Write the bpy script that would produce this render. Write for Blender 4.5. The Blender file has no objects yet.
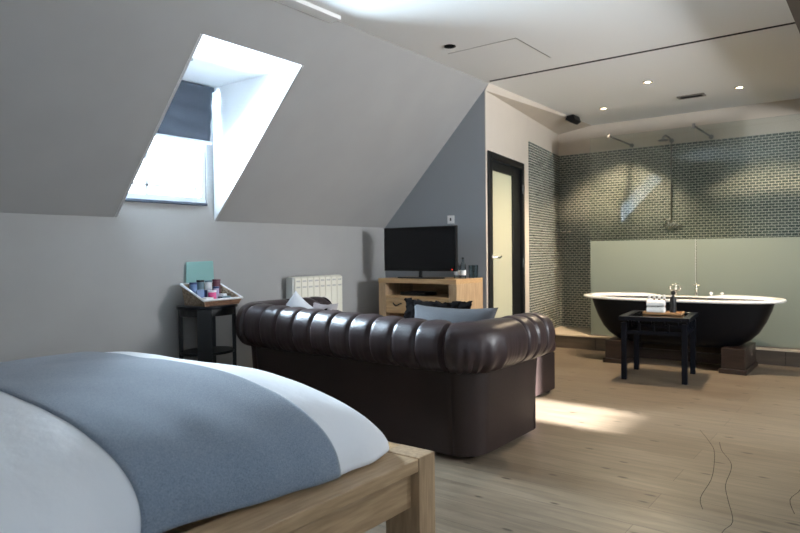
import bpy, bmesh, math, random
from mathutils import Vector, Matrix, noise
random.seed(7)
sc = bpy.context.scene
col = sc.collection
R = math.radians

# ---------------------------------------------------------------- camera
CAM = Vector((0, 0, 1.15))
yaw, pit, rol = R(37.1), R(-1.192), R(-0.624)
fw = Vector((-math.sin(yaw)*math.cos(pit), math.cos(yaw)*math.cos(pit), math.sin(pit)))
r0 = Vector((math.cos(yaw), math.sin(yaw), 0)); u0 = r0.cross(fw)
rt = r0*math.cos(rol)+u0*math.sin(rol); up = -r0*math.sin(rol)+u0*math.cos(rol)
cd = bpy.data.cameras.new('camera'); cam = bpy.data.objects.new('camera', cd); col.objects.link(cam)
cam.matrix_world = Matrix(((rt.x, up.x, -fw.x, CAM.x), (rt.y, up.y, -fw.y, CAM.y), (rt.z, up.z, -fw.z, CAM.z), (0, 0, 0, 1)))
cd.sensor_width = 36; cd.lens = 645.8/800*36; cd.clip_start = .02
cd.dof.use_dof = True; cd.dof.focus_distance = 3.2; cd.dof.aperture_fstop = 3.4
sc.camera = cam
# ---------------------------------------------------------------- world, sun, daylight, exposure
w = bpy.data.worlds.new('World'); sc.world = w; w.use_nodes = True
bg = w.node_tree.nodes['Background']; bg.inputs[0].default_value = (.72, .86, 1, 1); bg.inputs[1].default_value = 5
sc.view_settings.view_transform = 'Standard'; sc.view_settings.look = 'None'
sc.view_settings.gamma = 1; sc.view_settings.exposure = 0.7
def light(name, kind, loc, d, energy, color, **k):
    l = bpy.data.lights.new(name, kind); l.energy = energy; l.color = color
    for a, b in k.items(): setattr(l, a, b)
    o = bpy.data.objects.new(name, l); col.objects.link(o); o.location = loc
    o.rotation_euler = Vector(d).to_track_quat('-Z', 'Y').to_euler()
    return o
light('sun', 'SUN', (6, 4, 4), (-1, .04, -.40), 44.0, (.95, .97, 1), angle=R(2.2))
light('dormer_daylight', 'AREA', (-4.45, 2.80, 1.98), (1, -.12, -.30), 420, (.66, .84, 1), shape='RECTANGLE', size=.72, size_y=.9)
light('right_window_daylight', 'AREA', (2.32, 4.3, 1.72), (-1, .25, .38), 135, (.93, .96, 1), shape='RECTANGLE', size=.9, size_y=.7, spread=R(125))
light('rear_fill', 'AREA', (2.32, -.95, 1.6), (-1, .75, .35), 10, (.62, .80, 1), shape='RECTANGLE', size=1.1, size_y=1.1)  # added bluish fill for the left slopes, no window known there
light('corridor_light', 'AREA', (-3.95, 6.1, 1.3), (1, .1, 0), 1.6, (1, .86, .6), shape='RECTANGLE', size=.8, size_y=1.9)

# ---------------------------------------------------------------- materials
def mat(name, color, rough=.5, metal=0, spec=.5, bump=0, bscale=60, var=0, vscale=8, color2=None, stretch=None,
        transmission=0, emit=None, estr=0, alpha=1, coat=0, sheen=0, bdist=.01):
    m = bpy.data.materials.new(name); m.use_nodes = True
    nt = m.node_tree; b = nt.nodes['Principled BSDF']; L = nt.links
    b.inputs['Base Color'].default_value = (*color, 1); b.inputs['Roughness'].default_value = rough
    b.inputs['Metallic'].default_value = metal; b.inputs['Specular IOR Level'].default_value = spec
    b.inputs['Transmission Weight'].default_value = transmission; b.inputs['Alpha'].default_value = alpha
    b.inputs['Coat Weight'].default_value = coat; b.inputs['Sheen Weight'].default_value = sheen
    if emit: b.inputs['Emission Color'].default_value = (*emit, 1); b.inputs['Emission Strength'].default_value = estr
    tc = nt.nodes.new('ShaderNodeTexCoord'); src = tc.outputs['Object']
    if stretch:
        mp = nt.nodes.new('ShaderNodeMapping'); mp.inputs['Scale'].default_value = stretch
        L.new(src, mp.inputs[0]); src = mp.outputs[0]
    if color2 or var:
        n = nt.nodes.new('ShaderNodeTexNoise'); n.inputs['Scale'].default_value = vscale; n.inputs['Detail'].default_value = 5
        L.new(src, n.inputs['Vector'])
        r = nt.nodes.new('ShaderNodeValToRGB'); c2 = color2 or tuple(c*(1-var) for c in color)
        r.color_ramp.elements[0].color = (*c2, 1); r.color_ramp.elements[1].color = (*color, 1)
        r.color_ramp.elements[0].position = .36; r.color_ramp.elements[1].position = .64
        L.new(n.outputs[0], r.inputs[0]); L.new(r.outputs[0], b.inputs['Base Color'])
    if bump:
        n = nt.nodes.new('ShaderNodeTexNoise'); n.inputs['Scale'].default_value = bscale; n.inputs['Detail'].default_value = 4
        L.new(src, n.inputs['Vector'])
        bp = nt.nodes.new('ShaderNodeBump'); bp.inputs['Strength'].default_value = bump; bp.inputs['Distance'].default_value = bdist
        L.new(n.outputs[0], bp.inputs['Height']); L.new(bp.outputs[0], b.inputs['Normal'])
    return m
M = {}
M['wall'] = mat('grey_paint', (.345, .34, .33), .75, bump=.05, bscale=180, var=.04, vscale=3)
M['tvwall'] = mat('slate_paint', (.27, .29, .31), .75, bump=.05, bscale=180)
M['cream'] = mat('cream_paint', (.62, .55, .465), .8, bump=.05, bscale=150, var=.05, vscale=2)
M['white'] = mat('white_paint', (.80, .80, .78), .8, bump=.03, bscale=150)
M['reveal'] = mat('white_reveal_paint', (.86, .87, .88), .7)
M['blackwood'] = mat('black_painted_wood', (.007, .0075, .008), .4, spec=.3, bump=.05, bscale=40)
M['blacklac'] = mat('black_lacquer', (.004, .005, .008), .35, spec=.15)
M['oak'] = mat('oak', (.52, .34, .17), .42, color2=(.40, .25, .12), vscale=5, stretch=(1.2, 14, 14), bump=.08, bscale=20)
M['oakY'] = mat('oak_long', (.50, .345, .20), .42, color2=(.37, .245, .135), vscale=5, stretch=(14, 1.2, 14), bump=.08, bscale=20)
M['oakZ'] = mat('oak_upright', (.48, .335, .20), .45, color2=(.35, .235, .135), vscale=5, stretch=(14, 14, 1.2), bump=.08, bscale=20)
M['darkoak'] = mat('dark_brown_wood', (.032, .019, .014), .35, var=.4, vscale=6, stretch=(2, 2, 12))
M['platform'] = mat('brown_riser_boards', (.11, .085, .065), .45, var=.25, vscale=3, stretch=(1, 1, 8))
M['tray'] = mat('beige_stone', (.62, .52, .40), .45, var=.1, vscale=5)
M['leather'] = mat('brown_leather', (.036, .022, .023), .38, spec=.45, bump=.22, bscale=90, color2=(.026, .015, .016), vscale=6, coat=.0, bdist=.004)
M['leather2'] = mat('brown_leather_panel', (.032, .020, .018), .48, spec=.28, bump=.15, bscale=70, color2=(.024, .016, .014), vscale=3, bdist=.004)
M['duvet'] = mat('white_cotton', (.80, .82, .86), .85, bump=.25, bscale=9, bdist=.02, sheen=.1)
M['greycush'] = mat('grey_velvet', (.065, .066, .072), .85, bump=.2, bscale=80)
M['blackfur'] = mat('black_faux_fur', (.006, .005, .005), 1, spec=.05, bump=.5, bscale=60)
M['whitecush'] = mat('white_linen', (.72, .74, .77), .8, bump=.2, bscale=70)
M['pinkcush'] = mat('pale_pink_grey_cloth', (.46, .42, .43), .85, bump=.4, bscale=60)
M['chrome'] = mat('chrome', (.75, .74, .72), .14, 1)
M['nickel'] = mat('aged_nickel', (.82, .78, .70), .2, 1)
M['steel'] = mat('brushed_steel', (.30, .29, .28), .35, 1)
M['enamel'] = mat('white_enamel', (.86, .85, .82), .15, spec=.6, coat=.3)
M['tubblack'] = mat('black_enamel', (.004, .004, .005), .45, spec=.15)
M['rad'] = mat('cream_enamel', (.74, .72, .62), .4)
M['radside'] = mat('grey_radiator_side', (.45, .45, .42), .5)
M['dark'] = mat('dark_recess', (.015, .013, .012), .8)
M['tvscreen'] = mat('tv_screen', (.003, .0035, .005), .14, spec=.3)
M['tvbezel'] = mat('tv_black_plastic', (.006, .006, .007), .4, spec=.2)
M['wicker'] = mat('wicker', (.50, .40, .29), .8, color2=(.16, .10, .06), vscale=70, bump=.8, bscale=90)
M['wicker2'] = mat('brown_wicker', (.30, .16, .09), .8, color2=(.12, .06, .035), vscale=70, bump=.8, bscale=90)
M['wliner'] = mat('white_cloth_edge', (.85, .86, .88), .8)
M['blind'] = mat('charcoal_blind', (.03, .038, .052), .85, bump=.3, bscale=200)
M['winframe'] = mat('window_frame_paint', (.62, .68, .74), .5)
M['sill'] = mat('dark_window_sill', (.03, .045, .07), .5)
M['towel'] = mat('white_terry', (.85, .84, .82), .95, bump=.6, bscale=120)
M['traywood'] = mat('tray_wood', (.42, .23, .10), .5, var=.3, vscale=10)
M['bulb'] = mat('lit_lamp', (1, .9, .7), .5, emit=(1, .84, .62), estr=14)
M['bulboff'] = mat('unlit_lamp', (.5, .5, .5), .3)
M['plastic'] = mat('white_plastic', (.80, .80, .80), .4)
M['label'] = mat('bottle_label', (.70, .74, .76), .6)
for nm, c in (('teal', (.22, .50, .46)), ('pink', (.75, .10, .28)), ('navy', (.03, .06, .16)), ('blue', (.13, .22, .42)), ('maroon', (.12, .03, .05)),
              ('paper', (.75, .78, .80)), ('lilac', (.42, .38, .55)), ('slate', (.13, .20, .24)), ('black', (.01, .01, .01)), ('amber', (.16, .07, .03))):
    M[nm] = mat(nm+'_print', c, .45)

def nodes(m): nt = m.node_tree; return nt, nt.nodes, nt.links
def glass_mat(name, tint, refl=.12, rough=.02, diffuse=None, dfac=0):
    m = bpy.data.materials.new(name); m.use_nodes = True; nt, N, L = nodes(m); N.clear()
    o = N.new('ShaderNodeOutputMaterial'); t = N.new('ShaderNodeBsdfTransparent'); t.inputs[0].default_value = (*tint, 1)
    g = N.new('ShaderNodeBsdfGlossy'); g.inputs['Roughness'].default_value = rough
    f = N.new('ShaderNodeFresnel'); f.inputs[0].default_value = 1.45
    mx = N.new('ShaderNodeMixShader'); L.new(f.outputs[0], mx.inputs[0]); L.new(t.outputs[0], mx.inputs[1]); L.new(g.outputs[0], mx.inputs[2])
    out = mx
    if diffuse:
        d = N.new('ShaderNodeBsdfDiffuse'); d.inputs[0].default_value = (*diffuse, 1)
        tl = N.new('ShaderNodeBsdfTranslucent'); tl.inputs[0].default_value = (*diffuse, 1)
        a = N.new('ShaderNodeMixShader'); a.inputs[0].default_value = .45; L.new(d.outputs[0], a.inputs[1]); L.new(tl.outputs[0], a.inputs[2])
        b = N.new('ShaderNodeMixShader'); b.inputs[0].default_value = dfac; L.new(mx.outputs[0], b.inputs[1]); L.new(a.outputs[0], b.inputs[2]); out = b
    L.new(out.outputs[0], o.inputs[0]); return m
M['glass'] = glass_mat('clear_glass', (.93, .96, .95))
M['winglass'] = glass_mat('window_glass', (1, 1, 1))
M['frost'] = glass_mat('frosted_glass', (.8, .86, .82), diffuse=(.36, .41, .36), dfac=.88, rough=.4)
M['doorglass'] = glass_mat('cream_frosted_glass', (.9, .85, .7), diffuse=(.52, .49, .37), dfac=.97, rough=.4)
M['tealglass'] = glass_mat('teal_acrylic', (.6, .85, .82), diffuse=(.50, .76, .74), dfac=.8)
M['bottleglass'] = glass_mat('bottle_glass', (.80, .86, .88), rough=.05)

def felt():
    m = mat('blue_grey_felt', (.17, .22, .30), .95, sheen=.3); nt, N, L = nodes(m); b = N['Principled BSDF']
    tc = N.new('ShaderNodeTexCoord'); n = N.new('ShaderNodeTexNoise'); n.inputs['Scale'].default_value = 260; n.inputs['Detail'].default_value = 6; n.inputs['Roughness'].default_value = .7
    L.new(tc.outputs['Object'], n.inputs['Vector']); r = N.new('ShaderNodeValToRGB')
    r.color_ramp.elements[0].color = (.145, .19, .26, 1); r.color_ramp.elements[1].color = (.27, .325, .40, 1)
    r.color_ramp.elements[0].position = .38; r.color_ramp.elements[1].position = .62
    L.new(n.outputs[0], r.inputs[0]); L.new(r.outputs[0], b.inputs['Base Color'])
    bp = N.new('ShaderNodeBump'); bp.inputs['Strength'].default_value = .5; bp.inputs['Distance'].default_value = .004
    L.new(n.outputs[0], bp.inputs['Height']); L.new(bp.outputs[0], b.inputs['Normal']); return m
M['felt'] = felt()
def tile_mat():
    m = mat('mosaic_tile', (.1, .12, .11), .25); nt, N, L = nodes(m); b = N['Principled BSDF']
    uv = N.new('ShaderNodeUVMap'); br = N.new('ShaderNodeTexBrick'); L.new(uv.outputs[0], br.inputs['Vector'])
    br.inputs['Scale'].default_value = 1; br.inputs['Brick Width'].default_value = .062; br.inputs['Row Height'].default_value = .030
    br.inputs['Mortar Size'].default_value = .0030; br.inputs['Mortar Smooth'].default_value = .1
    br.inputs['Color1'].default_value = (.075, .095, .085, 1); br.inputs['Color2'].default_value = (.125, .145, .130, 1); br.inputs['Mortar'].default_value = (.58, .56, .48, 1)
    L.new(br.outputs['Color'], b.inputs['Base Color'])
    mr = N.new('ShaderNodeMapRange'); mr.inputs[3].default_value = .22; mr.inputs[4].default_value = .8
    L.new(br.outputs['Fac'], mr.inputs[0]); L.new(mr.outputs[0], b.inputs['Roughness'])
    bp = N.new('ShaderNodeBump'); bp.inputs['Strength'].default_value = .4; bp.inputs['Distance'].default_value = .002; bp.invert = True
    L.new(br.outputs['Fac'], bp.inputs['Height']); L.new(bp.outputs[0], b.inputs['Normal']); return m
M['tile'] = tile_mat()
def floor_mat():
    m = mat('oak_floorboards', (.4, .3, .2), .4); nt, N, L = nodes(m); b = N['Principled BSDF']
    tc = N.new('ShaderNodeTexCoord'); br = N.new('ShaderNodeTexBrick'); L.new(tc.outputs['Object'], br.inputs['Vector'])
    br.inputs['Scale'].default_value = 1; br.inputs['Brick Width'].default_value = 2.3; br.inputs['Row Height'].default_value = .21
    br.inputs['Mortar Size'].default_value = .0016; br.inputs['Mortar Smooth'].default_value = .2; br.offset = .37
    br.inputs['Color1'].default_value = (.225, .178, .128, 1); br.inputs['Color2'].default_value = (.18, .138, .098, 1); br.inputs['Mortar'].default_value = (.09, .065, .045, 1)
    mp = N.new('ShaderNodeMapping'); mp.inputs['Scale'].default_value = (1.1, 11, 1); L.new(tc.outputs['Object'], mp.inputs[0])
    n = N.new('ShaderNodeTexNoise'); n.inputs['Scale'].default_value = 2.2; n.inputs['Detail'].default_value = 8; n.inputs['Roughness'].default_value = .65; n.inputs['Distortion'].default_value = .6
    L.new(mp.outputs[0], n.inputs['Vector'])
    r = N.new('ShaderNodeValToRGB'); r.color_ramp.elements[0].position = .3; r.color_ramp.elements[1].position = .7
    r.color_ramp.elements[0].color = (.60, .58, .54, 1); r.color_ramp.elements[1].color = (1.22, 1.22, 1.22, 1); L.new(n.outputs[0], r.inputs[0])
    mx = N.new('ShaderNodeMix'); mx.data_type = 'RGBA'; mx.blend_type = 'MULTIPLY'; mx.inputs[0].default_value = 1
    L.new(br.outputs['Color'], mx.inputs[6]); L.new(r.outputs[0], mx.inputs[7])
    mp2 = N.new('ShaderNodeMapping'); mp2.inputs['Scale'].default_value = (1.6, 4.5, 1); L.new(tc.outputs['Object'], mp2.inputs[0])
    v = N.new('ShaderNodeTexVoronoi'); v.voronoi_dimensions = '2D'; v.inputs['Scale'].default_value = 1.1; L.new(mp2.outputs[0], v.inputs['Vector'])
    n2 = N.new('ShaderNodeTexNoise'); n2.inputs['Scale'].default_value = 14; L.new(tc.outputs['Object'], n2.inputs['Vector'])
    ad = N.new('ShaderNodeMath'); ad.operation = 'MULTIPLY_ADD'; ad.inputs[1].default_value = .09; L.new(n2.outputs[0], ad.inputs[0]); L.new(v.outputs['Distance'], ad.inputs[2])
    r2 = N.new('ShaderNodeValToRGB'); r2.color_ramp.elements[0].position = .075; r2.color_ramp.elements[1].position = .105
    r2.color_ramp.elements[0].color = (.22, .17, .13, 1); r2.color_ramp.elements[1].color = (1, 1, 1, 1); L.new(ad.outputs[0], r2.inputs[0])
    mx2 = N.new('ShaderNodeMix'); mx2.data_type = 'RGBA'; mx2.blend_type = 'MULTIPLY'; mx2.inputs[0].default_value = 1
    L.new(mx.outputs[2], mx2.inputs[6]); L.new(r2.outputs[0], mx2.inputs[7]); L.new(mx2.outputs[2], b.inputs['Base Color'])
    mr = N.new('ShaderNodeMapRange'); mr.inputs[3].default_value = .26; mr.inputs[4].default_value = .42; L.new(n.outputs[0], mr.inputs[0]); L.new(mr.outputs[0], b.inputs['Roughness'])
    bp = N.new('ShaderNodeBump'); bp.inputs['Strength'].default_value = .15; bp.inputs['Distance'].default_value = .003
    L.new(n.outputs[0], bp.inputs['Height']); L.new(bp.outputs[0], b.inputs['Normal']); return m
M['floor'] = floor_mat()

# ---------------------------------------------------------------- mesh helpers
def sofa_set(p):   # the old sofa stands a touch askew and its left end sits a little higher
    q = max(0, min(1.1, (-1.79-p.x)/1.97)); return Vector((p.x, p.y+.08*q, p.z+.035*q*max(0, min(1, (p.z-.45)/.3))))
class MB:
    def __init__(s): s.v = []; s.f = []
    def add(s, vs, fs):
        n = len(s.v); s.v += [Vector(p) for p in vs]; s.f += [tuple(i+n for i in f) for f in fs]; return s
    def box(s, x0, x1, y0, y1, z0, z1):
        return s.add([(x0, y0, z0), (x1, y0, z0), (x1, y1, z0), (x0, y1, z0), (x0, y0, z1), (x1, y0, z1), (x1, y1, z1), (x0, y1, z1)],
                     [(0, 3, 2, 1), (4, 5, 6, 7), (0, 1, 5, 4), (1, 2, 6, 5), (2, 3, 7, 6), (3, 0, 4, 7)])
    def obox(s, c, ax, size):      # oriented box; ax = angle about z
        c = Vector(c); a, b, h = [k/2 for k in size]; e = Vector((math.cos(ax), math.sin(ax), 0)); g = Vector((-e.y, e.x, 0)); k = Vector((0, 0, 1))
        vs = [c+e*i*a+g*j*b+k*l*h for l in (-1, 1) for i, j in ((-1, -1), (1, -1), (1, 1), (-1, 1))]
        return s.add(vs, [(0, 3, 2, 1), (4, 5, 6, 7), (0, 1, 5, 4), (1, 2, 6, 5), (2, 3, 7, 6), (3, 0, 4, 7)])
    def prism(s, pts, a, b):       # pts polygon (3D), extruded by vector b from offset a
        n = len(pts); a = Vector(a); b = Vector(b)
        vs = [Vector(p)+a for p in pts]+[Vector(p)+a+b for p in pts]
        return s.add(vs, [tuple(range(n))[::-1], tuple(range(n, 2*n))]+[(i, (i+1) % n, n+(i+1) % n, n+i) for i in range(n)])
    def tube(s, pts, r, n=12, cap=True):
        pts = [Vector(p) for p in pts]; rings = []; rr = r if isinstance(r, (list, tuple)) else [r]*len(pts)
        prev = None
        for i, p in enumerate(pts):
            t = (pts[min(i+1, len(pts)-1)]-pts[max(i-1, 0)]).normalized()
            a = prev if prev else (Vector((0, 0, 1)) if abs(t.z) < .9 else Vector((1, 0, 0)))
            a = (a-t*a.dot(t)).normalized(); prev = a; b = t.cross(a)
            rings.append([p+(a*math.cos(2*math.pi*k/n)+b*math.sin(2*math.pi*k/n))*rr[i] for k in range(n)])
        return s.loft(rings, cap)
    def loft(s, rings, cap=True, closed=True):
        n = len(rings[0]); vs = [p for r in rings for p in r]; fs = []
        for i in range(len(rings)-1):
            for k in range(n if closed else n-1):
                k2 = (k+1) % n; fs.append((i*n+k, i*n+k2, (i+1)*n+k2, (i+1)*n+k))
        if cap: fs.append(tuple(range(n))[::-1]); fs.append(tuple(range((len(rings)-1)*n, len(rings)*n)))
        return s.add(vs, fs)
    def lathe(s, c, prof, n=20, axis=(0, 0, 1)):
        c = Vector(c); q = Vector(axis).to_track_quat('Z', 'Y')
        return s.loft([[c+q@Vector((r*math.cos(2*math.pi*k/n), r*math.sin(2*math.pi*k/n), z)) for k in range(n)] for r, z in prof])
    def grid(s, fn, nu, nv, thick=None):
        vs = [fn(i/nu, j/nv) for i in range(nu+1) for j in range(nv+1)]
        return s.add(vs, [(i*(nv+1)+j, (i+1)*(nv+1)+j, (i+1)*(nv+1)+j+1, i*(nv+1)+j+1) for i in range(nu) for j in range(nv)])
    def build(s, name, m, parent=None, bevel=0, smooth=False, org=None, recalc=True, solid=0, seg=2):
        o = None
        if parent is not None: org = WORLD[parent.name]
        elif org is None:
            lo = [min(p[i] for p in s.v) for i in range(3)]; hi = [max(p[i] for p in s.v) for i in range(3)]
            org = Vector(((lo[0]+hi[0])/2, (lo[1]+hi[1])/2, lo[2]))
        org = Vector(org)
        if parent is not None and parent.name == 'chesterfield_sofa': s.v = [sofa_set(p) for p in s.v]
        me = bpy.data.meshes.new(name); me.from_pydata([p-org for p in s.v], [], s.f); me.validate()
        bm = bmesh.new(); bm.from_mesh(me)
        if recalc: bmesh.ops.recalc_face_normals(bm, faces=bm.faces)
        bm.to_mesh(me); bm.free()
        me.materials.append(m); o = bpy.data.objects.new(name, me); col.objects.link(o)
        if parent is not None: o.parent = parent
        else: o.location = org
        WORLD[o.name] = org
        if solid:
            md = o.modifiers.new('solid', 'SOLIDIFY'); md.thickness = solid; md.offset = -1
        if bevel:
            md = o.modifiers.new('bevel', 'BEVEL'); md.width = bevel; md.segments = seg; md.limit_method = 'ANGLE'; md.angle_limit = R(35)
        if smooth or bevel:
            for p in me.polygons: p.use_smooth = True
            if not smooth or smooth == 'auto':
                md = o.modifiers.new('wn', 'WEIGHTED_NORMAL'); md.keep_sharp = True
                if smooth == 'auto':
                    bm = bmesh.new(); bm.from_mesh(me)
                    for e in bm.edges:
                        if len(e.link_faces) == 2 and e.calc_face_angle(0) > R(40): e.smooth = False
                    bm.to_mesh(me); bm.free()
        return o
WORLD = {}
def thing(name, label, cat, loc, group=None):
    o = bpy.data.objects.new(name, None); col.objects.link(o); o.location = loc; o.empty_display_size = .1
    WORLD[o.name] = Vector(loc); return tag(o, label, cat, group)
def tag(o, label, cat, group=None, kind=None):
    o['label'] = label; o['category'] = cat
    if group: o['group'] = group
    if kind: o['kind'] = kind
    return o
def struct(o): o['kind'] = 'structure'; return o
def bx(*a): return MB().box(*a)
def subdiv(o, n=1):
    md = o.modifiers.new('sub', 'SUBSURF'); md.levels = n; md.render_levels = n; return o
def uvmap(o, fn):
    me = o.data; uv = me.uv_layers.new(name='UVMap')
    for l in me.loops: uv.data[l.index].uv = fn(me.vertices[l.vertex_index].co + WORLD[o.name])

# ---------------------------------------------------------------- the room
CH = 2.743; XL = -4.28; XS = -3.01; ZK = 1.42; YT = 5.40; YB = 8.05; XR = 2.2; YF = -1.6
struct(bx(-4.5, XR+.1, YF-.1, YB+.1, -.1, 0).build('floor', M['floor'], org=(0, 0, 0)))
struct(bx(XS, XR+.1, YF-.1, YB+.1, CH, CH+.1).build('ceiling', M['white'], org=(0, 0, CH)))
struct(bx(XL-.08, XL, YF, 2.40, 0, ZK).add(*[[], []]).box(XL-.08, XL, 3.22, YT, 0, ZK).box(XL-.08, XL, 2.40, 3.22, 0, 1.535)
       .box(XL-.08, XL, 2.40, 3.22, 2.44, 2.47).box(XL-.08, XL, 3.15, 3.22, 1.535, 2.44).build('wall_left', M['wall'], org=(XL, 0, 0)))
# sloping wall with the dormer opening
sl = MB(); nrm = Vector((-(CH-ZK), 0, XS-XL)).normalized()*.06
def slp(x, y): return (x, y, ZK+(x-XL)*(CH-ZK)/(XS-XL))
XD = XL+(2.47-ZK)*(XS-XL)/(CH-ZK)
for xa, xb, ya, yb in ((XL, XS, YF, 2.40), (XL, XS, 3.22, YT), (XD, XS, 2.40, 3.22)):
    sl.prism([slp(xa, ya), slp(xb, ya), slp(xb, yb), slp(xa, yb)], (0, 0, 0), nrm)
struct(sl.build('wall_left_sloped', M['wall'], org=(XL, 0, ZK)))
struct(MB().prism([(XL, 3.216, ZK), (XD, 3.216, 2.47), (XL, 3.216, 2.47)], (0, 0, 0), (0, .02, 0))
       .prism([(XL, 2.401, ZK), (XD, 2.401, 2.47), (XL, 2.401, 2.47)], (0, 0, 0), (0, -.02, 0))
       .box(XL-.08, XD, 2.38, 3.24, 2.47, 2.50).build('wall_dormer', M['reveal'], org=(XL, 2.8, ZK)))
struct(MB().prism([(XL, YT, 0), (-3.05, YT, 0), (-3.05, YT, CH-.05), (XS, YT, CH), (XL, YT, ZK)], (0, 0, 0), (0, .004, 0)).build('wall_tv', M['tvwall'], org=(-3.6, YT, 0)))
# door wall: s along the wall from the outer corner
DE = Vector((-.41, 2.65, 0)); DLEN = DE.length; DE.normalize(); DN = Vector((-DE.y, DE.x, 0))   # DN points behind the wall
D0 = Vector((-3.05, YT, 0))
def dp(s, t, z): p = D0+DE*s+DN*t; return (p.x, p.y, z)
def dbox(mb, s0, s1, t0, t1, z0, z1):
    return mb.add([dp(s0, t0, z0), dp(s1, t0, z0), dp(s1, t1, z0), dp(s0, t1, z0), dp(s0, t0, z1), dp(s1, t0, z1), dp(s1, t1, z1), dp(s0, t1, z1)],
                  [(0, 3, 2, 1), (4, 5, 6, 7), (0, 1, 5, 4), (1, 2, 6, 5), (2, 3, 7, 6), (3, 0, 4, 7)])
dw = MB(); dbox(dw, 0, .035, 0, .006, 0, 2.68); dbox(dw, 1.145, DLEN, 0, .1, 0, 2.68); dbox(dw, .035, 1.145, 0, .1, 2.12, 2.68)
struct(dw.build('wall_door', M['cream'], org=(-3.05, YT, 0)))
struct(MB().prism([(XS, YT, CH), dp(0, 0, 2.68), dp(DLEN, 0, 2.68), (XS, YB, CH)], (0, 0, 0), (-.02, 0, .05)).build('wall_door_soffit', M['cream'], org=(XS, YT, CH)))
struct(bx(-3.6, XR+.1, YB, YB+.1, 0, CH+.05).build('wall_back', M['cream'], org=(0, YB, 0)))
o = struct(bx(-3.46, XR, YB-.012, YB, .165, 2.40).build('wall_back_tiles', M['tile'], org=(0, YB, 0))); uvmap(o, lambda p: (p.x+10, p.z))
tl = MB(); dbox(tl, 1.36, DLEN, -.012, 0, .165, 2.40); o = struct(tl.build('wall_door_tiles', M['tile'], org=(-3.2, YT, 0))); uvmap(o, lambda p: (p.y, p.z))
# right side of the room with the sun window, an opening added for rear fill, and the end wall
rw = MB().box(XR, XR+.1, YF, -1.45, 0, CH).box(XR, XR+.1, -.45, 3.85, 0, CH).box(XR, XR+.1, 4.50, YB, 0, CH)
rw.box(XR, XR+.1, -1.45, -.45, 0, 1.0).box(XR, XR+.1, -1.45, -.45, 2.2, CH).box(XR, XR+.1, 3.85, 4.50, 0, 1.42).box(XR, XR+.1, 3.85, 4.50, 2.35, CH)
struct(rw.build('wall_right', M['wall'], org=(XR, 0, 0)))
struct(bx(XL-.1, XR+.1, YF-.1, YF, 0, CH).build('wall_front', M['wall'], org=(0, YF, 0)))
struct(bx(XL, XL+.015, YF, YT, 0, .12).build('baseboard_left', M['wall']))
struct(bx(XL, -3.06, YT-.015, YT, 0, .12).build('baseboard_tv', M['tvwall']))
# raised shower platform
struct(bx(-3.33, XR, 7.30, 7.33, 0, .145).build('trim_1', M['platform']))
pt = MB().prism([(-3.355, 7.285, .145), (XR, 7.285, .145), (XR, YB, .145), (-3.475, YB, .145)], (0, 0, 0), (0, 0, .02))
struct(pt.build('trim_2', M['tray'], bevel=.003))
for i, x in enumerate((-2.7, -1.75, -.8)): struct(bx(x, x+.004, 7.297, 7.30, .0, .145).build('trim_3', M['dark']))
# ceiling track, hatch, corner box, beam
struct(bx(-2.965, -.45, 5.33, 5.352, CH-.006, CH).build('trim_4', M['dark']))
struct(bx(-2.82, -2.22, 4.395, 4.401, CH-.002, CH).box(-2.224, -2.218, 4.395, 5.02, CH-.002, CH).build('trim_5', M['steel']))
struct(bx(-3.03, -2.93, 2.2, 3.25, CH-.028, CH).build('trim_6', M['white'], bevel=.003))
struct(bx(-.45, -.30, 1.0, YB, 2.5, CH).build('trim_7', M['darkoak'], bevel=.004))
# cracks that wander across the floorboards
for pts in ([(-.955, 4.418), (-.86, 4.2), (-.794, 4.019), (-.74, 3.75), (-.702, 3.484), (-.69, 3.2), (-.641, 3.038)],
            [(-.80, 4.2), (-.753, 4.025), (-.68, 3.85), (-.65, 3.702), (-.63, 3.45), (-.583, 3.248), (-.52, 3.0), (-.534, 2.853), (-.50, 2.6)],
            [(-.36, 3.9), (-.33, 3.6), (-.355, 3.411), (-.31, 3.2)]):
    q = []
    for i in range(len(pts)-1):
        for k in range(4):
            t = k/4; a, b, c, d = (Vector(pts[max(0, min(len(pts)-1, i+j))]) for j in (-1, 0, 1, 2))
            p = .5*(2*b+(c-a)*t+(2*a-5*b+4*c-d)*t*t+(3*b-a-3*c+d)*t**3); q.append((p.x, p.y))
    mb = MB(); vs = []
    for x, y in q: ww = .0014; vs += [(x-ww, y, .0006), (x+ww, y, .0006)]
    mb.add(vs, [(2*i, 2*i+1, 2*i+3, 2*i+2) for i in range(len(q)-1)]); struct(mb.build('trim_8', M['dark']))

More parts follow.
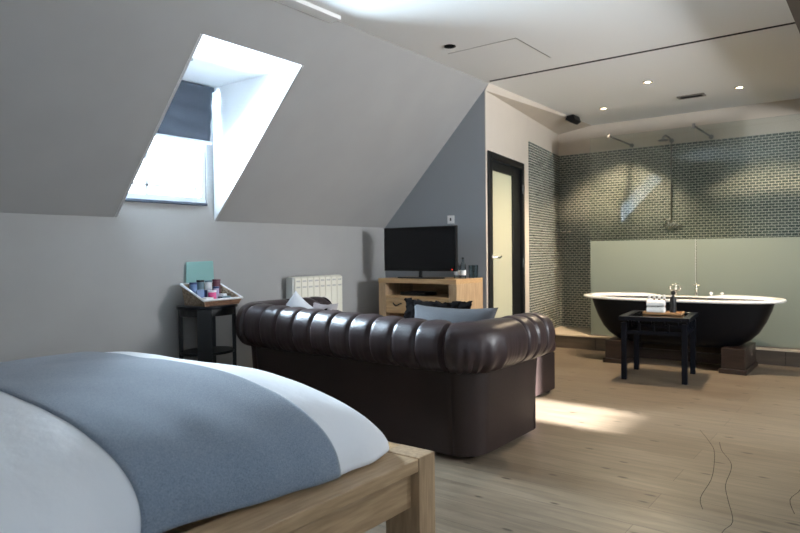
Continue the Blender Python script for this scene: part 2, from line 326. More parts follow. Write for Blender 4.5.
# window 1 in the dormer: frame, sash bars, glass, sill
WX = XL-.03
wf = MB()
for y0, y1, z0, z1 in ((2.40, 3.15, 1.555, 1.60), (2.40, 2.44, 1.60, 2.44), (3.11, 3.15, 1.60, 2.44), (2.40, 3.15, 2.40, 2.44)): wf.box(WX-.03, WX+.015, y0, y1, z0, z1)
wn = struct(wf.build('window_1', M['winframe'], bevel=.003, org=(WX, 2.78, 1.55)))
bx(WX-.02, WX, 2.64, 2.665, 1.60, 2.40).box(WX-.02, WX, 3.055, 3.07, 1.60, 2.40).box(WX-.02, WX, 2.44, 3.11, 1.66, 1.675).build('glazing_bar', M['winframe'], wn)
bx(WX-.012, WX-.008, 2.44, 3.11, 1.60, 2.40).build('pane', M['winglass'], wn)
bx(XL-.03, XL+.035, 2.41, 3.13, 1.535, 1.556).build('sill', M['sill'], wn, bevel=.003)
for n, (ya, yb, za, zb) in enumerate(((-1.45, -.45, 1.0, 2.2), (3.85, 4.50, 1.42, 2.35))):  # first frame surrounds the opening added for the rear fill
    f = MB().box(XR, XR+.05, ya, ya+.04, za, zb).box(XR, XR+.05, yb-.04, yb, za, zb).box(XR, XR+.05, ya, yb, za, za+.04).box(XR, XR+.05, ya, yb, zb-.04, zb)
    struct(f.build('window_%d' % (n+2), M['winframe']))
# door 1
df = MB(); dbox(df, .035, .10, -.02, .08, 0, 2.12); dbox(df, 1.08, 1.145, -.02, .08, 0, 2.12); dbox(df, .10, 1.08, -.02, .08, 2.05, 2.12)
dr = struct(df.build('door_1', M['blackwood'], bevel=.004, org=dp(.59, 0, 0)))
lf = MB(); dbox(lf, .103, .22, .012, .052, .01, 2.047); dbox(lf, .835, 1.077, .012, .052, .01, 2.047); dbox(lf, .22, .835, .012, .052, 1.955, 2.047); dbox(lf, .22, .835, .012, .052, .01, .25)
lf.build('door_leaf', M['blackwood'], dr, bevel=.003)
gp = MB(); dbox(gp, .22, .835, .028, .036, .25, 1.955); gp.build('glass_panel', M['doorglass'], dr)
hd = MB().lathe(dp(.19, .012, 1.10), [(.026, 0), (.026, .008), (.010, .012), (.010, .05)], 16, axis=-DN)
hd.tube([dp(.19, -.035, 1.10), dp(.25, -.040, 1.092), dp(.31, -.038, 1.105), dp(.325, -.036, 1.112)], [.010, .009, .008, .006], 10)
hd.build('door_handle', M['chrome'], dr, smooth=True)
for z in (1.83, 1.03, .30):
    hg = MB(); dbox(hg, 1.062, 1.092, -.026, -.018, z-.05, z+.05); hg.tube([dp(1.078, -.026, z-.05), dp(1.078, -.026, z+.05)], .007, 8); hg.build('hinge', M['chrome'], dr)

# ---------------------------------------------------------------- ceiling lights
def downlight(x, y, z, lit, label, power=0, grp=None, ring='chrome', d=(0, 0, -1), spot=70):
    t = thing('ceiling_downlight', label, 'ceiling light', (x, y, z), grp)
    MB().lathe((x, y, z), [(.030, -.001), (.044, -.001), (.046, -.006), (.033, -.010), (.030, -.004)], 28).build('bezel', M[ring], t, smooth='auto')
    MB().lathe((x, y, z-.004), [(.0005, 0), (.030, 0), (.030, .002), (.0005, .002)], 20).build('lamp', M['bulb' if lit else 'bulboff'], t)
    if lit: light('downlight_beam', 'SPOT', (x, y, z-.03), d, power, (1, .80, .56), spot_size=R(spot), spot_blend=.55, shadow_soft_size=.025)
downlight(-2.544, 7.16, CH, True, 'lit recessed downlight nearest the cream corner above the shower', 85, 'bathroom downlights', spot=80, d=(-.05, .42, -1))
downlight(-1.816, 6.313, CH, True, 'lit recessed downlight between the ceiling track and the bath', 200, 'bathroom downlights', spot=125)
downlight(-1.172, 7.10, CH, True, 'lit recessed downlight to the right of the ceiling vent', 70, 'bathroom downlights', spot=80, d=(.1, .35, -1))
downlight(-2.704, 4.245, CH, False, 'unlit black-rimmed downlight beside the ceiling hatch', ring='tvbezel')
downlight(-1.085, 4.24, CH, False, 'unlit black-rimmed downlight at the top edge of the picture', ring='tvbezel')
downlight(-3.76, 2.62, 2.47, False, 'small unlit downlight in the white soffit of the dormer', ring='steel')
vt = thing('ceiling_vent', 'grey rectangular slatted vent in the ceiling above the bath', 'vent', (-1.63, 7.18, CH))
bx(-1.76, -1.50, 7.12, 7.14, CH-.012, CH).box(-1.76, -1.50, 7.22, 7.24, CH-.012, CH).box(-1.76, -1.735, 7.14, 7.22, CH-.012, CH).box(-1.525, -1.50, 7.14, 7.22, CH-.012, CH).build('frame', M['steel'], vt)
sb = MB()
for k in range(6): sb.box(-1.735, -1.525, 7.146+k*.0125, 7.151+k*.0125, CH-.010, CH-.002)
sb.build('slats', M['dark'], vt); bx(-1.735, -1.525, 7.14, 7.22, CH-.002, CH).build('backing', M['dark'], vt)
spk = thing('speaker', 'small black wedge speaker mounted at the ceiling edge by the shower corner', 'speaker', (-2.95, 7.30, CH-.10))
MB().prism([(-3.02, 7.22, CH-.055), (-3.0, 7.22, CH-.015), (-2.92, 7.22, CH-.005), (-2.90, 7.22, CH-.07), (-2.95, 7.22, CH-.10)], (0, 0, 0), (0, .19, 0)).build('body', M['tvbezel'], spk, bevel=.006)
bx(-2.97, -2.955, 7.29, 7.33, CH-.03, CH).build('bracket', M['tvbezel'], spk)

# ---------------------------------------------------------------- dormer blind
bl = thing('roman_blind', 'charcoal roman blind half lowered over the dormer window', 'blind', (XL+.05, 2.80, 2.02))
def blf(u, v):
    y = 2.405+.775*u; z = 2.46-.43*v
    return (XL+.045+.012*math.sin(v*math.pi*3)**2+.006*noise.noise((u*3, v*3, 1)), y-.03*v*(u > .95), z+.006*math.sin(u*5)*v)
MB().grid(blf, 24, 24).build('fabric', M['blind'], bl, smooth=True, solid=.004)
MB().box(XL+.04, XL+.062, 2.41, 3.165, 2.012, 2.036).build('bottom_bar', M['winframe'], bl, bevel=.004)
MB().box(XL+.01, XL+.045, 2.41, 3.2, 2.43, 2.465).build('headrail', M['blind'], bl)

# ---------------------------------------------------------------- bed
bed = thing('bed', 'oak framed bed with white duvet in the foreground', 'bed', (-2.30, .80, 0))
for x0, x1 in ((-1.42, -1.27), (-3.33, -3.18)):
    bx(x0, x1, 1.775, 1.872, 0, .452).build('post', M['oakZ'], bed, bevel=.004)
    bx(x0, x1, -.30, 1.772, .405, .450).build('side_rail', M['oakY'], bed, bevel=.004)
    a, b = (-1.345, -1.305) if x0 > -2 else (-3.29, -3.25)
    bx(a, b, -.30, 1.775, .275, .405).build('lower_rail', M['oakY'], bed, bevel=.003)
bx(-3.18, -1.42, 1.775, 1.872, .40, .450).build('foot_rail', M['oak'], bed, bevel=.004)
bx(-3.18, -1.42, 1.80, 1.84, .27, .40).build('lower_rail', M['oak'], bed, bevel=.003)
bx(-3.33, -1.27, -.42, -.30, 0, 1.0).build('headboard', M['oak'], bed, bevel=.005)
bx(-3.18, -1.42, -.30, 1.775, .30, .36).build('slat_base', M['oak'], bed)
def sm(t): t = max(0, min(1, t)); return t*t*(3-2*t)
def duv(t, y, off=0):
    """t 0..1 across the bed over the top, y along the bed"""
    a = math.pi*(1-t); a = math.pi-a
    xr = -1.455+.10*sm((y-.75)/.75); xl = -3.30; cx = (xl+xr)/2; hw = (xr-xl)/2+off
    n = 2.45; e = 2/n
    c, s_ = math.cos(a), math.sin(a)
    k = 1.0
    if y > 1.42: k = max(0, 1-((y-1.42)/.385)**2.8)**(1/2.8)
    x = cx-hw*math.copysign(abs(c)**e, c)*(1-.12*(1-k)**1.2)
    z = .462+(.275*k+off)*abs(s_)**e
    w_ = noise.noise((x*2.2, y*2.2, 3))*.012+noise.noise((x*6, y*5, 9))*.004
    side = abs(c)**3
    w_ += side*noise.noise((y*9, x*3, z*4))*.022
    return Vector((x+w_*(1 if c < 0 else -1)*side*.9, y, z+w_*(1-side)))
def duvfn(u, v):
    y = -.28+2.09*u if u < .8 else (1.392+ (1-(1-(u-.8)/.2)**1.6)*.405)
    return duv(v, y)
MB().grid(duvfn, 110, 120).build('duvet', M['duvet'], bed, smooth=True, solid=.02)
bx(-3.05, -1.66, -.28, 1.55, .362, .56).build('mattress', M['whitecush'], bed, bevel=.04)
rn = MB()
def runfn(u, v):
    y = .85+.62*u; edge = min(u, 1-u)
    p = duv(v, y+.012*math.sin(v*9)*(1-u), .010-.006*math.exp(-edge*60))
    if u < .5: p.y -= .05*sm((v-.55)/.4)*0
    return p
rn.grid(runfn, 50, 150)
tag(rn.build('bed_runner', M['felt'], smooth=True, solid=.012, org=(-2.3, 1.16, .45)), 'blue-grey felt runner laid across the white duvet', 'bed throw')

# ---------------------------------------------------------------- chesterfield sofa
def upath(x0, x1, yb, yf, rad, ds=.01):
    """U path: front of the left arm, back, front of the right arm"""
    pts = []; y = yf
    def seg(a, b):
        n = max(1, int((Vector(b)-Vector(a)).length/ds))
        for k in range(n): t = k/n; pts.append(Vector((a[0]*(1-t)+b[0]*t, a[1]*(1-t)+b[1]*t, 0)))
    seg((x0, yf), (x0, yb+rad))
    n = int(rad*math.pi/2/ds)+6
    for k in range(n): a = math.pi+math.pi/2*k/n; pts.append(Vector((x0+rad+rad*math.cos(a), yb+rad+rad*math.sin(a), 0)))
    seg((x0+rad, yb), (x1-rad, yb))
    for k in range(n): a = 1.5*math.pi+math.pi/2*k/n; pts.append(Vector((x1-rad+rad*math.cos(a), yb+rad+rad*math.sin(a), 0)))
    seg((x1, yb+rad), (x1, yf)); pts.append(Vector((x1, yf, 0)))
    return pts
def arclen(p):
    s = [0]
    for i in range(1, len(p)): s.append(s[-1]+(p[i]-p[i-1]).length)
    return s
def tang(p, i): return (p[min(i+1, len(p)-1)]-p[max(i-1, 0)]).normalized()
SX0, SX1, SYB, SYF = -3.735, -1.79, 3.00, 3.80
sofa = thing('chesterfield_sofa', 'dark brown buttoned leather chesterfield sofa seen from behind', 'sofa', ((SX0+SX1)/2, 3.4, 0))
P = upath(SX0, SX1, SYB, SYF, .15); S = arclen(P); TOT = S[-1]
arm = SYF-SYB-.15; cor = .15*math.pi/2; bk0 = arm+cor; bk1 = TOT-arm-cor
grooves = [arm*k/5 for k in range(0, 4)]+[bk0-.02+(bk1-bk0+.04)*k/10 for k in range(0, 11)]+[bk1+cor+arm*k/5 for k in range(2, 6)]
grooves = sorted(set(round(g, 3) for g in grooves))
mains = [bk0-.02, bk1+.02]
rings = []; nr = 44
for i, p in enumerate(P):
    t = tang(P, i); nrm_ = Vector((t.y, -t.x, 0))   # outward
    s = S[i]; dg = min(abs(s-g) for g in grooves); dmn = min(abs(s-g) for g in mains)
    nxt = min((abs(s-(grooves[k]+grooves[k+1])/2) for k in range(len(grooves)-1)))
    ring = []
    endf = 1-.10*math.exp(-min(s, TOT-s)/.02)
    cornr = 1 if (arm < s < bk0+.0 or bk1 < s < bk1+cor) else 0
    for k in range(nr):
        a = 2*math.pi*k/nr; ca, sa = math.cos(a), math.sin(a); e = 2/2.35
        rx = math.copysign(abs(ca)**e, ca)*.143; rz = math.copysign(abs(sa)**e, sa)*.140
        # pleat groove over the outside and top, dying out inside
        wgt = max(.15, min(1, .75+ca*.6+sa*.35))
        g = .020*math.exp(-(dg/.006)**1.2)*wgt+.004*math.exp(-(dg/.022)**2)*wgt+.030*math.exp(-(dmn/.006)**2)
        # gathers near the lower edge
        g += (.003+.005*cornr)*math.sin(s*150+2*math.sin(s*31))*max(0, .35-sa)*max(0, ca+.2)*(.4+.6*cornr)
        g += .003*noise.noise((s*9, ca*3, sa*3))
        # button tufts on the top inner side
        da = min(abs(a-R(112)), 2*math.pi-abs(a-R(112)))
        g += .036*math.exp(-(dg/.035)**2-(da/.34)**2)
        f = 1-g/.15
        ring.append(p+nrm_*rx*f*endf+Vector((0, 0, .628+rz*f*endf)))
    rings.append(ring)
MB().loft(rings).build('rolled_back_and_arms', M['leather'], sofa, smooth='auto')
# outer leather panels under the roll
def panel(sa, sb, name):
    rs = []
    for i, p in enumerate(P):
        if S[i] < sa-.006 or S[i] > sb+.006 or p.y > SYF-.055: continue
        t = tang(P, i); n_ = Vector((t.y, -t.x, 0)); pr = []
        e = min(S[i]-sa, sb-S[i]); dn = .010*math.exp(-max(e, 0)/.012)
        for o_, z in ((.030, .56), (.034, .50), (.028, .40), (.020, .25), (.014, .12), (.012, .028), (-.08, .028), (-.08, .56)):
            w_ = .004*noise.noise((S[i]*4, z*5, 2))
            pr.append(p+n_*(o_-(dn if o_ > 0 else 0)+w_)+Vector((0, 0, z)))
        rs.append(pr)
    o = MB().loft(rs).build(name, M['leather2'], sofa, smooth='auto')
panel(0, bk0-.02, 'arm_panel'); panel(bk0-.02, bk1+.02, 'back_panel'); panel(bk1+.02, TOT, 'arm_panel')
# arm fronts
for x in (SX0, SX1):
    MB().lathe((x, SYF-.004, .628), [(.0005, 0), (.115, 0), (.13, .006), (.115, .014), (.05, .018), (.0005, .018)], 30, axis=(0, 1, 0)).build('arm_scroll', M['leather'], sofa, smooth='auto')
    bx(x-.075, x+.018, SYF-.07, SYF-.045, .03, .52).build('arm_front', M['leather2'], sofa, bevel=.01)
# tufted inner back
def inner(u, v):
    x = -3.56+1.66*u; z = .36+.30*v; y = 3.235-.04*v
    d = 0
    for r_, zz in enumerate((.42, .52, .62)):
        k = (x+3.56)/.1875+(.5 if r_ % 2 else 0); dx = (k-round(k))*.1875
        d += .035*math.exp(-(dx/.03)**2-((z-zz)/.03)**2)
    return (x, y-d, z)
MB().grid(inner, 110, 24).build('tufted_inner_back', M['leather'], sofa, smooth=True, solid=.05)
bx(-3.60, -1.86, 3.15, 3.78, .05, .30).build('seat_base', M['leather2'], sofa, bevel=.015)
for k in range(3):
    x = -3.545+k*.548; bx(x+.003, x+.545, 3.22, 3.82, .30, .44).build('seat_cushion', M['leather'], sofa, bevel=.035, seg=4)
btn = MB()
for (x, y) in [(SX1, SYB+.15+arm*k/5) for k in range(2, 5)]+[(SX0, SYB+.15+arm*k/5) for k in range(2, 5)]:
    sx = -1 if x > -2.5 else 1
    MB().lathe((x+sx*.052, y, .628+.106), [(.0005, .008), (.009, .006), (.012, 0), (.009, -.004)], 12).build('button', M['leather'], sofa, smooth=True)
for k in range(11):
    x = SX0+.15-.02+(SX1-SX0-.30+.04)*k/10
    MB().lathe((x, SYB+.050, .628+.106), [(.0005, .008), (.009, .006), (.012, 0), (.009, -.004)], 12).build('button', M['leather'], sofa, smooth=True)
MB().lathe((-1.85, 3.00, .752), [(.0005, .010), (.012, .008), (.017, 0), (.012, -.012)], 14).build('button', M['dark'], sofa, smooth=True)
for x, y in ((SX0+.04, SYB+.12), (SX1-.08, SYB+.12), (SX0+.04, SYF-.13), (SX1-.07, SYF-.13)):
    MB().lathe((x, y, 0), [(.02, 0), (.028, .008), (.030, .02), (.025, .03)], 18).build('foot', M['blackwood'], sofa, smooth=True)

def cushion(name, label, c, sx, sy, th, m, rx, rz, cat='cushion', ry=0, fuzz=0):
    rot = Matrix.Rotation(rz, 3, 'Z')@Matrix.Rotation(rx, 3, 'X')@Matrix.Rotation(ry, 3, 'Z'); c = Vector(c); mb = MB(); n = 26
    def f(sgn):
        def g(u, v):
            a, b = 2*u-1, 2*v-1
            pinch = 1-.10*(1-abs(a)**2)*abs(b)**3-.0
            pin2 = 1-.10*(1-abs(b)**2)*abs(a)**3
            h = th/2*((1-abs(a)**2.6)*(1-abs(b)**2.6))**.55
            p = Vector((a*sx/2*pin2, b*sy/2*pinch, sgn*h))
            p += Vector((0, 0, 1))*noise.noise((a*2+c.x, b*2, 5))*.010
            if fuzz: p += Vector((noise.noise((a*9, b*9, 1)), noise.noise((a*9, b*9, 7)), noise.noise((a*8, b*8, sgn*3))))*fuzz
            return c+rot@p
        return g
    mb.grid(f(1), n, n); mb.grid(f(-1), n, n)
    o = mb.build(name, m, smooth=True)
    bm = bmesh.new(); bm.from_mesh(o.data); bmesh.ops.remove_doubles(bm, verts=bm.verts, dist=.0015); bmesh.ops.recalc_face_normals(bm, faces=bm.faces); bm.to_mesh(o.data); bm.free()
    return tag(o, label, cat)
# sx across, sy tall; rx tilts up to standing
cushion('cushion', 'grey velvet cushion propped at the right end of the sofa', (-2.20, 3.42, .622), .62, .40, .15, M['greycush'], R(72), R(2))
cushion('cushion', 'black furry cushion behind the grey cushion on the sofa', (-2.42, 3.56, .635), .56, .42, .12, M['blackfur'], R(74), R(-2), fuzz=.03)
cushion('cushion', 'white linen cushion standing on its corner at the left of the sofa', (-3.56, 3.42, .70), .24, .27, .12, M['whitecush'], R(76), R(30), ry=R(50))
cushion('cushion', 'pale pink-grey cushion beside the white cushion on the sofa', (-3.45, 3.56, .615), .24, .34, .12, M['pinkcush'], R(70), R(5), fuzz=.008)
cushion('cushion', 'small black furry cushion next to the pale pink-grey one', (-3.28, 3.44, .585), .16, .33, .10, M['blackfur'], R(72), R(-10), fuzz=.03)

# ---------------------------------------------------------------- ottoman
ot = thing('ottoman', 'brown leather footstool on the floor beyond the sofa arm', 'footstool', (-2.6, 4.68, 0))
bx(-3.02, -2.17, 4.40, 4.96, .025, .33).build('base', M['leather2'], ot, bevel=.012)
bx(-3.03, -2.16, 4.39, 4.97, .33, .425).build('cushion_top', M['leather'], ot, bevel=.03, seg=4)
for x in (-2.97, -2.22):
    for y in (4.46, 4.90): MB().lathe((x, y, 0), [(.018, 0), (.028, .01), (.03, .025)], 14).build('foot', M['blackwood'], ot, smooth=True)

# ---------------------------------------------------------------- radiator
rd = thing('radiator', 'cream ribbed radiator on the grey wall behind the sofa', 'radiator', (XL+.07, 4.26, .35))
rx0, rx1 = XL+.05, XL+.14
n = 8; wd = (4.565-3.95)/n
for k in range(n):
    y = 3.95+k*wd
    pf = MB().prism([(rx0, 0, .35), (rx1, 0, .35), (rx1, 0, .60), (rx1, 0, .935), (rx1-.02, 0, .95), (rx0, 0, .95)], (0, y+.002, 0), (0, wd-.004, 0))
    f = pf.build('column', M['rad'], rd, bevel=.006)
    bx(rx1-.004, rx1+.0015, y+.014, y+wd-.014, .905, .917).box(rx1-.004, rx1+.0015, y+.014, y+wd-.014, .855, .868).build('slot', M['radside'], f) if False else None
    bx(rx1-.004, rx1+.0015, y+.014, y+wd-.016, .903, .917).build('slot', M['radside'], rd)
    bx(rx1-.004, rx1+.0015, y+.014, y+wd-.016, .850, .864).build('slot', M['radside'], rd)
bx(rx0, rx1-.01, 3.925, 3.948, .35, .945).build('end_panel', M['radside'], rd, bevel=.003)
for y in (4.05, 4.45): bx(XL, rx0, y, y+.04, .42, .85).build('wall_bracket', M['radside'], rd)

# ---------------------------------------------------------------- TV cabinet
CT = .908; cx0, cx1, cy0, cy1 = -3.97, -3.075, 4.90, 5.37
cab = thing('tv_cabinet', 'light oak television cabinet with open slot and drawers', 'cabinet', ((cx0+cx1)/2, 5.13, 0))
bx(cx0, cx0+.085, cy0, cy1, 0, CT-.045).build('side_panel', M['oakZ'], cab, bevel=.003)
bx(cx1-.085, cx1, cy0, cy1, 0, CT-.045).build('side_panel', M['oakZ'], cab, bevel=.003)
bx(cx0, cx1, cy0-.004, cy1, CT-.045, CT).build('top', M['oak'], cab, bevel=.003)
ix0, ix1 = cx0+.086, cx1-.086
bx(ix0, ix1, cy0, cy1, .715, .742).build('shelf', M['oak'], cab, bevel=.002)
bx(ix0, ix1, cy1-.02, cy1, .0, CT-.046).build('back_panel', M['oak'], cab)
bx(ix0, ix1, cy0, cy1-.02, .05, .09).build('bottom_panel', M['oak'], cab, bevel=.002)
bx(ix0+.285, ix0+.305, cy0+.01, cy1-.02, .09, .714).build('divider', M['oak'], cab)
dw_ = bx(ix0+.003, ix0+.282, cy0+.003, cy0+.30, .575, .712).build('drawer', M['oak'], cab, bevel=.003)
WORLD[dw_.name] = WORLD[cab.name]
hx = ix0+.14
def child(mb, name, m, part, **k):
    o = mb.build(name, m, part, **k); return o
child(MB().tube([(hx-.05, cy0+.002, .672), (hx-.035, cy0-.012, .664), (hx-.012, cy0-.02, .652), (hx, cy0-.022, .648), (hx+.012, cy0-.02, .652), (hx+.035, cy0-.012, .664), (hx+.05, cy0+.002, .672)], .006, 8), 'handle', M['blackwood'], dw_, smooth=True)
dd = bx(ix0+.308, ix1-.003, cy0+.003, cy0+.025, .095, .712).build('door', M['oak'], cab, bevel=.003); WORLD[dd.name] = WORLD[cab.name]
child(MB().lathe((ix0+.34, cy0+.003, .45), [(.006, 0), (.006, .012), (.013, .016), (.013, .024), (.0005, .028)], 14, axis=(0, -1, 0)), 'knob', M['blackwood'], dd, smooth=True)
bp_ = bx(ix0+.10, ix0+.40, 5.0, 5.2, .743, .775).build('media_box', M['tvbezel'], bevel=.004)
tag(bp_, 'flat dark media box in the open slot of the oak cabinet', 'media box')

# television
tv = thing('television', 'black flat screen television on the oak cabinet', 'television', (-3.55, 5.0, CT))
bx(-3.965, -3.130, 4.985, 5.02, .977, 1.397).build('casing', M['tvbezel'], tv, bevel=.006)
bx(-3.952, -3.143, 4.982, 4.986, 0.995, 1.385).build('screen', M['tvscreen'], tv)
bx(-3.75, -3.36, 5.02, 5.05, 1.05, 1.30).build('rear_housing', M['tvbezel'], tv, bevel=.01)
MB().lathe((-3.545, 5.01, CT+.010), [(.02, 0), (.016, .02), (.016, .07)], 14).build('neck', M['tvbezel'], tv, smooth=True)
el = [(-3.545+.27*math.cos(a*math.pi/16), 5.01+.085*math.sin(a*math.pi/16), CT) for a in range(32)]
MB().prism(el, (0, 0, 0), (0, 0, .010)).build('stand_base', M['tvbezel'], tv, bevel=.003)
bx(-3.175, -3.168, 4.979, 4.983, .992, .997).build('standby_light', mat('red_led', (1, .05, .03), .4, emit=(1, .05, .03), estr=2), tv)

# bottles and glasses on the cabinet
def bottle(x, y, z, cap, label):
    t = thing('water_bottle', label, 'bottle', (x, y, z), 'water bottles on the cabinet')
    MB().lathe((x, y, z), [(.025, 0), (.027, .004), (.027, .115), (.022, .135), (.011, .155), (.010, .178)], 20).build('body', M['bottleglass'], t, smooth='auto')
    MB().lathe((x, y, z+.03), [(.0276, 0), (.0276, .045)], 20).build('paper_label', M['label'], t, smooth='auto')
    MB().lathe((x, y, z+.178), [(.012, 0), (.0125, .018), (.0005, .019)], 14).build('cap', cap, t, smooth='auto')
bottle(-3.215, 5.13, CT, M['plastic'], 'clear water bottle with white cap beside the television')
bottle(-3.147, 5.13, CT, M['black'], 'clear water bottle with black cap, right of the white-capped one')
for (x, y), lb in (((-3.108, 5.22), 'clear tumbler just right of the two water bottles'), ((-3.125, 5.31), 'clear tumbler at the right back corner of the cabinet')):
    t = MB().lathe((x, y, CT), [(.024, 0), (.030, .12), (.0285, .12), (.023, .008), (.0005, .008)], 20).build('drinking_glass', M['bottleglass'], smooth='auto')
    tag(t, lb, 'glass', 'glasses on the cabinet')
sw = thing('wall_switch', 'white square wall switch on the grey wall above the television', 'switch', (-3.446, YT, 1.43))
bx(-3.485, -3.405, YT-.008, YT, 1.435, 1.515).build('plate', M['plastic'], sw, bevel=.003)
bx(-3.452, -3.438, YT-.012, YT-.007, 1.462, 1.490).build('rocker', M['dark'], sw)

# ---------------------------------------------------------------- side table in the dormer corner, basket
ST = .78; tcx, tcy = -4.065, 2.98
st = thing('side_table', 'round black side table with lower shelf beside the sofa', 'side table', (tcx, tcy, 0))
def ellp(a_, b_, z0, z1): return MB().prism([(tcx+a_*math.cos(k*math.pi/24), tcy+b_*math.sin(k*math.pi/24), z0) for k in range(48)], (0, 0, 0), (0, 0, z1-z0))
ellp(.195, .235, ST-.022, ST).build('top', M['blacklac'], st, bevel=.004)
ellp(.178, .215, ST-.075, ST-.022).build('apron', M['blackwood'], st)
ellp(.172, .21, .42, .44).build('shelf', M['blackwood'], st, bevel=.003)
for a in (-37, -127, 53, 143):
    c = (tcx+.165*math.cos(R(a)), tcy+.205*math.sin(R(a)))
    MB().obox((c[0], c[1], (ST-.022)/2), R(a+90), (.105 if a == -37 else .075, .028, ST-.022)).build('leg', M['blackwood'], st, bevel=.003)
bk = thing('wicker_basket', 'wicker basket with white rim on the black side table', 'basket', (-4.04, 3.0, ST))
A_, C_, B_, D_ = [Vector(p) for p in ((-4.17, 2.855, ST), (-3.90, 2.835, ST), (-3.935, 3.17, ST), (-4.20, 3.17, ST))]
cc = (A_+B_+C_+D_)/4
def wallp(p, q, hp, hq, flare, name, m):
    pts = [p, q, q+Vector((0, 0, hq))+(q-cc)*flare, p+Vector((0, 0, hp))+(p-cc)*flare]; nn = (cc-(p+q)/2); nn.z = 0; nn = nn.normalized()*.012
    MB().prism(pts, (0, 0, 0), nn).build(name, m, bk, bevel=.003)
hb, hf = .155, .045
wallp(A_, C_, hb, hf, .12, 'side', M['wicker']); wallp(C_, B_, hf, hf, .12, 'front', M['wicker2']); wallp(B_, D_, hf, hb, .12, 'side', M['wicker']); wallp(D_, A_, hb, hb, .12, 'back', M['wicker'])
MB().prism([A_, C_, B_, D_], (0, 0, .002), (0, 0, .012)).build('base', M['wicker2'], bk)
rim = [p+Vector((0, 0, h))+(p-cc)*.12 for p, h in ((A_, hb), (C_, hf), (B_, hf), (D_, hb))]
MB().tube(rim+[rim[0]], .009, 8).build('rim', M['wliner'], bk, smooth=True)
# teal card leaning at the back
tg = MB().prism([(-4.262, 2.93, ST+.08), (-4.262, 3.19, ST+.08), (-4.255, 3.175, ST+.325), (-4.255, 2.935, ST+.318)], (0, 0, 0), (.004, 0, 0)).build('leaning_card', M['tealglass'])
tg.location.z += 0; tag(tg, 'pale teal card standing against the wall behind the basket', 'card')
def lp(u, v, dz): # u along A->D (back edge), v from back to front
    p = A_*(1-u)*(1-v)+D_*u*(1-v)+C_*(1-u)*v+B_*u*v; return Vector((p.x, p.y, ST+.016+dz))
def jar(u, v, r, h, m, lid, label, dz=0):
    p = lp(u, v, dz); t = thing('jar', label, 'jar', p, 'jars in the basket')
    MB().lathe(p, [(r*.95, 0), (r, .004), (r, h), (r*.9, h+.003)], 18).build('body', m, t, smooth='auto')
    MB().lathe(p+Vector((0, 0, h+.003)), [(r*1.05, 0), (r*1.05, .014), (.0005, .015)], 18).build('lid', lid, t, smooth='auto')
jar(.15, .20, .027, .135, M['blue'], M['navy'], 'blue jar with dark lid at the back left of the basket')
jar(.36, .20, .027, .15, M['slate'], M['black'], 'slate jar with black lid at the back middle of the basket')
jar(.60, .20, .027, .145, M['paper'], M['slate'], 'white jar with slate lid at the back of the basket')
jar(.84, .22, .030, .15, M['maroon'], M['maroon'], 'maroon jar with brownish lid at the back right')
jar(.42, .66, .030, .075, M['pink'], M['paper'], 'bright pink tub with white lid at the front of the basket')
jar(.64, .50, .022, .10, M['lilac'], M['navy'], 'lilac jar with navy lid in the middle of the basket')
def sachet(u, v, w_, d_, h, m, label, rot, dz=0, cat='packet'):
    p = lp(u, v, dz); o = MB().obox((p.x, p.y, p.z+h/2), R(rot), (w_, d_, h)).build('packet', m, bevel=.004); tag(o, label, cat, 'packets in the basket')
sachet(.17, .50, .06, .02, .10, M['blue'], 'blue upright packet at the left of the basket', 80)
sachet(.30, .46, .05, .022, .095, M['navy'], 'navy upright packet behind the pink tub', 95)
sachet(.20, .80, .05, .075, .045, M['paper'], 'white packet lying at the front left of the basket', 10)
sachet(.72, .76, .05, .09, .045, M['slate'], 'slate packet lying at the front right of the basket', 5)
sachet(.80, .55, .05, .05, .06, M['paper'], 'white packet at the right end of the basket', 20)

# ---------------------------------------------------------------- bath
TX0, TX1, TY = -2.655, -.745, 6.88
tub = thing('bathtub', 'freestanding black roll-top bathtub with white rim on wooden plinths', 'bathtub', ((TX0+TX1)/2, TY, 0))
tcx_ = (TX0+TX1)/2; HL = (TX1-TX0)/2; HW = .30; NT = 96
def rise(x): a = abs(x-tcx_)/HL; return .022*sm((a-.20)/.22)
def sring(hl, hw, z, n=3.0, zr=0, cxo=0, deck=0):
    out = []
    for k in range(NT):
        a = 2*math.pi*k/NT; c, s_ = math.cos(a), math.sin(a)
        hw2 = hw*(1-deck*.30) if s_ > 0 else hw
        x = tcx_+cxo+hl*math.copysign(abs(c)**(2/n), c); y = TY+hw2*math.copysign(abs(s_)**(2/n), s_)
        out.append(Vector((x, y, z+zr*rise(x)*(.5+.5*s_))))
    return out
prof = [(.45, .50, .205), (.55, .62, .215), (.62, .70, .24), (.70, .78, .29), (.77, .84, .36), (.83, .88, .46), (.875, .905, .56), (.905, .92, .648)]
MB().loft([sring(HL*a, HW*b, z, 2.8, max(0, (z-.4)/.25)) for a, b, z in prof]).build('outer_shell', M['tubblack'], tub, smooth='auto')
rimp = [(.905, .92, .646), (.955, .95, .643), (.985, .985, .646), (1, 1, .656), (.99, .99, .669), (.965, .955, .674), (.93, .92, .672), (.905, .88, .670)]
MB().loft([sring(HL*a, HW*b, z, 2.8, 1, deck=(1 if i > 5 else 0)) for i, (a, b, z) in enumerate(rimp)], cap=False).build('rolled_rim', M['enamel'], tub, smooth=True)
inp = [(.905, .88, .670), (.85, .74, .61), (.75, .64, .45), (.60, .55, .30), (.45, .45, .245)]
MB().loft([sring(HL*a, HW*b, z, 2.8, max(0, (z-.4)/.25), deck=1 if z > .5 else 0) for a, b, z in inp][::-1], cap=False).add([p for p in sring(HL*.45, HW*.45, .245, 2.8)], [tuple(range(NT))]).build('inner_bowl', M['enamel'], tub, smooth='auto')
